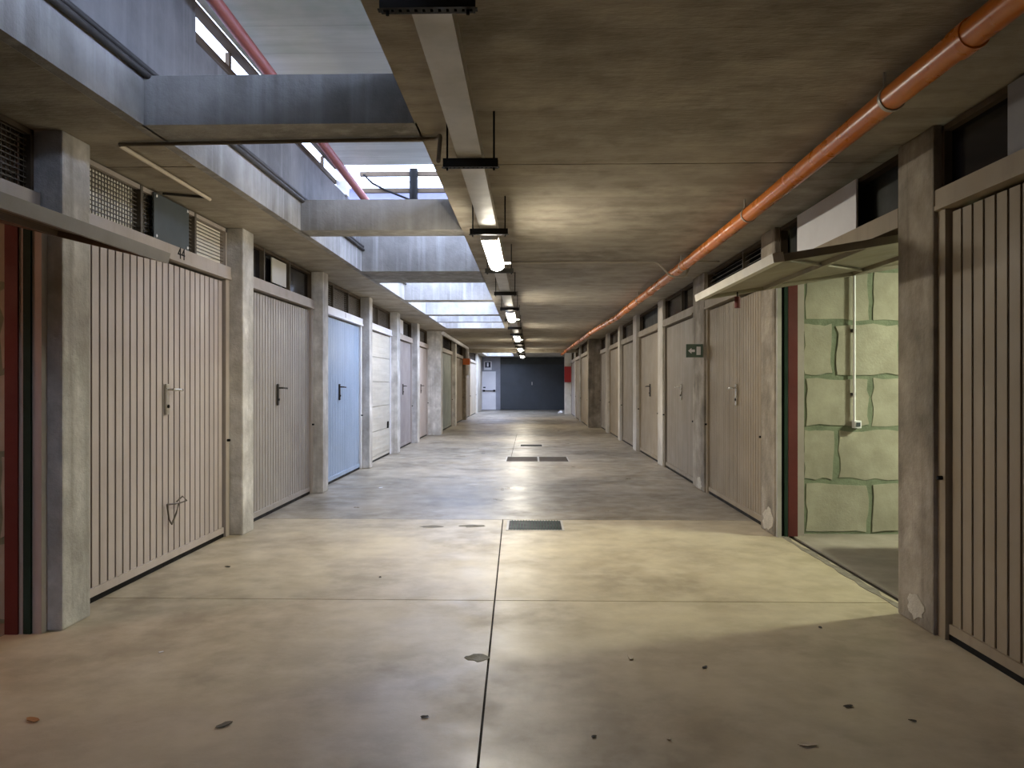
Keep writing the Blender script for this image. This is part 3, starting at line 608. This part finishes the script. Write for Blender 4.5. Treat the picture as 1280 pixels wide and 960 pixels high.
# ------------------------------------------------------------------ pipes and conduits
t = thing('drain_pipe', (1.58, 14, 2.5), 'orange plastic drain pipe under the ceiling along the right side', 'pipe')
PZ = 2.53
path = [(1.545, YB+.3, PZ), (1.55, 2, PZ), (1.555, 3.3, PZ), (1.59, 5.6, PZ), (1.60, 7.5, PZ), (1.60, 13.4, PZ), (1.62, 14.0, PZ), (1.47, 18.3, PZ), (1.45, 20.5, PZ), (1.36, 27, PZ), (1.33, 32, PZ)]
MB().tube(path, .052, 20).build('pipe_run', 'orange_pipe', t)
for y, x in ((2.72, 1.555), (10.2, 1.6), (12.7, 1.6)): MB().tube([(x, y, PZ), (x, y+.1, PZ)], .0585, 20).build('socket_joint', 'orange_pipe', t)
for y, x in ((3.33, 1.557), (5.6, 1.59), (8.0, 1.6), (11.2, 1.6), (15.5, 1.57)):
    c_ = MB().tube([(x, y, PZ), (x, y+.022, PZ)], .058, 20).build('pipe_clamp', 'galv', t)
    MB().tube([(x-.03, y+.011, PZ+.04), (x-.03, y+.011, CZ)], .006, 8).build('clamp_rod', 'galv', c_)
p = MB().tube(bend([(-.2, 8.35, 2.62), (1.38, 8.35, 2.62), (1.52, 8.3, 2.455), (1.68, 8.3, 2.45), (1.74, 8.35, 2.62), (2.05, 8.35, 2.62)], .05), .011, 8).build('ceiling_conduit', 'conduit'); tag(p, 'thin conduit crossing the ceiling and dipping under the orange pipe', 'conduit')
p = MB().tube(bend([(-2.27, 4.2, 2.625), (-.50, 4.14, 2.625), (-.465, 4.0, 2.6), (-.45, 3.78, 2.4)], .05), .011, 8).build('ceiling_conduit', 'conduit_brown'); tag(p, 'brown conduit under the nearest full beam of the light well', 'conduit')
p = MB().tube([(-2.27, 4.2, 2.622), (-2.29, 5.45, 2.622)], .013, 8).build('ceiling_conduit', 'paint_cream'); tag(p, 'pale conduit stub on the ceiling above the door numbered 44', 'conduit')
p = MB().tube([(-2.29, 5.42, 2.628), (-2.56, 5.3, 2.628)], .009, 8).build('ceiling_conduit', 'conduit_dark'); tag(p, 'dark cable leading from the pale conduit to the dark grey sheet', 'conduit')
p = MB().tube(bend([(-2.2, 19.5, 2.59), (-2.2, 27.2, 2.57), (-2.2, 27.25, 1.6)], .12), .05, 12).build('wall_conduit', 'white'); tag(p, 'white pipe along the top of the far left wall, bending down', 'pipe')
p = MB().tube(bend([(-.42, 7.9, 2.63), (-.41, 8.1, 2.57), (-.36, 8.3, 2.46), (-.33, 8.32, 2.46)], .05), .008, 8).build('hanging_cable', 'black'); tag(p, 'short black cable curving from the ceiling into the tray past the nearest lamp', 'cable')
t = thing('call_box', (-2.2, 27.1, 2.0), 'small orange box on the far left white pipe', 'box')
box('box_body', -2.35, -2.1, 27.0, 27.2, 1.98, 2.2, 'orange', t, .01); box('box_lid', -2.33, -2.12, 26.98, 27.0, 2.0, 2.18, 'orange', t)
# green exit sign on the third right pillar
t = thing('exit_sign', (2.0, 9.3, 1.6), 'small green exit sign jutting from the third right pillar', 'sign')
box('sign_plate', 1.885, 2.087, 9.30, 9.312, 1.62, 1.78, 'signal_green', t)
box('doorway_mark', 2.01, 2.06, 9.297, 9.30, 1.65, 1.75, 'white', t)
m_ = MB(); m_.add([(x, y, z) for y in (9.297, 9.30) for x, z in ((1.91, 1.70), (1.95, 1.735), (1.95, 1.715), (1.99, 1.715), (1.99, 1.685), (1.95, 1.685), (1.95, 1.665))], [list(range(7)), list(range(7, 14))[::-1]]+[(i, (i+1) % 7, 7+(i+1) % 7, 7+i) for i in range(7)]); m_.build('arrow_mark', 'white', t)

# ------------------------------------------------------------------ drains
t = thing('drain_grate', (.05, 7.06, 0), 'steel drain grate with narrow bars in the floor joint, nearest one', 'drain')
x0, x1, y0, y1 = -.19, .29, 6.83, 7.29
box('pit_shade', x0, x1, y0, y1, -.02, .001, 'black', t)  # flat black plate at floor level, painted in for the dark below the bars
for nm, a, b, c, d in (('frame_bar', x0-.02, x1+.02, y0-.02, y0), ('frame_bar', x0-.02, x1+.02, y1, y1+.02), ('frame_bar', x0-.02, x0, y0, y1), ('frame_bar', x1, x1+.02, y0, y1)): box(nm, a, b, c, d, -.02, .004, 'galv', t)
n = 18; meb = None
for k in range(1, n):
    xx = x0+(x1-x0)*k/n
    if meb is None: meb = box('grate_bar', -.005, .005, y0, y1, .001, .008, 'green_dark', t); meb.location.x = xx; first = meb
    else:
        c_ = first.copy(); COL.objects.link(c_); c_.location.x = xx
for i, (x0, x1, y0, y1, lab) in enumerate(((-.39, .135, 12.86, 13.7, 'left cover of the paired dark drain covers in the floor'), (.165, .65, 12.86, 13.7, 'right cover of the paired dark drain covers in the floor'), (-.19, .26, 16.0, 16.45, 'dark drain slot in the floor beyond the paired covers'))):
    t = thing('drain_cover', ((x0+x1)/2, (y0+y1)/2, 0), lab, 'drain')
    box('cover_plate', x0, x1, y0, y1, -.02, .002, 'rail_brown' if i < 2 else 'void', t)
    for a, b, c, d in ((x0-.02, x1+.02, y0-.02, y0), (x0-.02, x1+.02, y1, y1+.02), (x0-.02, x0, y0, y1), (x1, x1+.02, y0, y1)): box('frame_bar', a, b, c, d, -.02, .004, 'galv', t)
    for k in range(1, 9): yy = y0+(y1-y0)*k/9; box('grate_bar', x0, x1, yy-.008, yy+.008, .001, .005, 'conduit_dark', t)

# ------------------------------------------------------------------ litter on the floor (positions measured on the floor plane)
def leaf(x, y, r, m, label, rz, name='dry_leaf', cat='leaf', curl=.1):
    n = 10; v = [(0, 0, .002)]
    for k in range(n):
        a = 2*math.pi*k/n; rr = r*(1+rnd.uniform(-.3, .3)); u, w = rr*math.cos(a), .5*rr*math.sin(a)
        v.append((u, w, .003+curl*(abs(w)+.3*abs(u))))
    top = [(p_[0], p_[1], p_[2]+.002) for p_ in v]
    fs = [(0, 1+k, 1+(k+1) % n) for k in range(n)]; N = n+1
    m_ = MB(); m_.add(v+top, fs+[(N+a, N+b, N+c) for a, b, c in fs]+[(1+k, 1+(k+1) % n, N+1+(k+1) % n, N+1+k) for k in range(n)])
    o = m_.build(name, m); o.location = (x, y, 0); o.rotation_euler = (0, 0, rz); tag(o, label, cat)
psi = math.atan(22/960)
def fp(u, v):
    a, b = (u-640)/960, (480-v)/960; t_ = -1.3/b
    return ((-math.sin(psi)+a*math.cos(psi))*t_, (math.cos(psi)+a*math.sin(psi))*t_)
for u, v, r, m, lab, nm, cat in ((40, 901, .03, 'leaf', 'small tan dry leaf on the floor at the bottom left', 'dry_leaf', 'leaf'), (788, 823, .03, 'leaf_pale', 'pale curled leaf on the floor right of the centre joint', 'dry_leaf', 'leaf'),
        (1010, 932, .03, 'leaf_pale', 'pale leaf scrap on the floor at the bottom right', 'dry_leaf', 'leaf'), (836, 924, .014, 'leaf_pale', 'tiny pale scrap near the bottom, right of the centre joint', 'paper_scrap', 'scrap'),
        (201, 816, .012, 'white', 'tiny white scrap on the floor left of the centre', 'paper_scrap', 'scrap'), (476, 610, .035, 'white', 'white scrap on the floor in front of the blue door', 'paper_scrap', 'scrap'),
        (1060, 884, .02, 'grit', 'dark crumb on the floor at the lower right', 'dirt_crumb', 'crumb'), (881, 835, .016, 'grit', 'dark crumb on the floor right of the pale curled leaf', 'dirt_crumb', 'crumb'), (1025, 785, .018, 'grit', 'dark crumb on the shadow edge before the open right garage', 'dirt_crumb', 'crumb'),
        (1141, 902, .014, 'grit', 'dark crumb on the floor far lower right', 'dirt_crumb', 'crumb'), (742, 922, .012, 'grit', 'dark crumb near the bottom, just right of the centre joint', 'dirt_crumb', 'crumb'), (285, 709, .024, 'grit', 'dark crumb on the floor before the pillar after door 44', 'dirt_crumb', 'crumb'),
        (475, 722, .016, 'grit', 'dark crumb on the floor just beyond the cross joint', 'dirt_crumb', 'crumb'), (531, 897, .016, 'grit', 'dark crumb on the floor left of the centre joint', 'dirt_crumb', 'crumb'), (281, 907, .03, 'patch', 'brown flat scrap on the floor at the lower left', 'dirt_crumb', 'crumb')):
    x, y = fp(u, v); leaf(x, y, r, m, lab, rnd.uniform(0, 3), nm, cat)
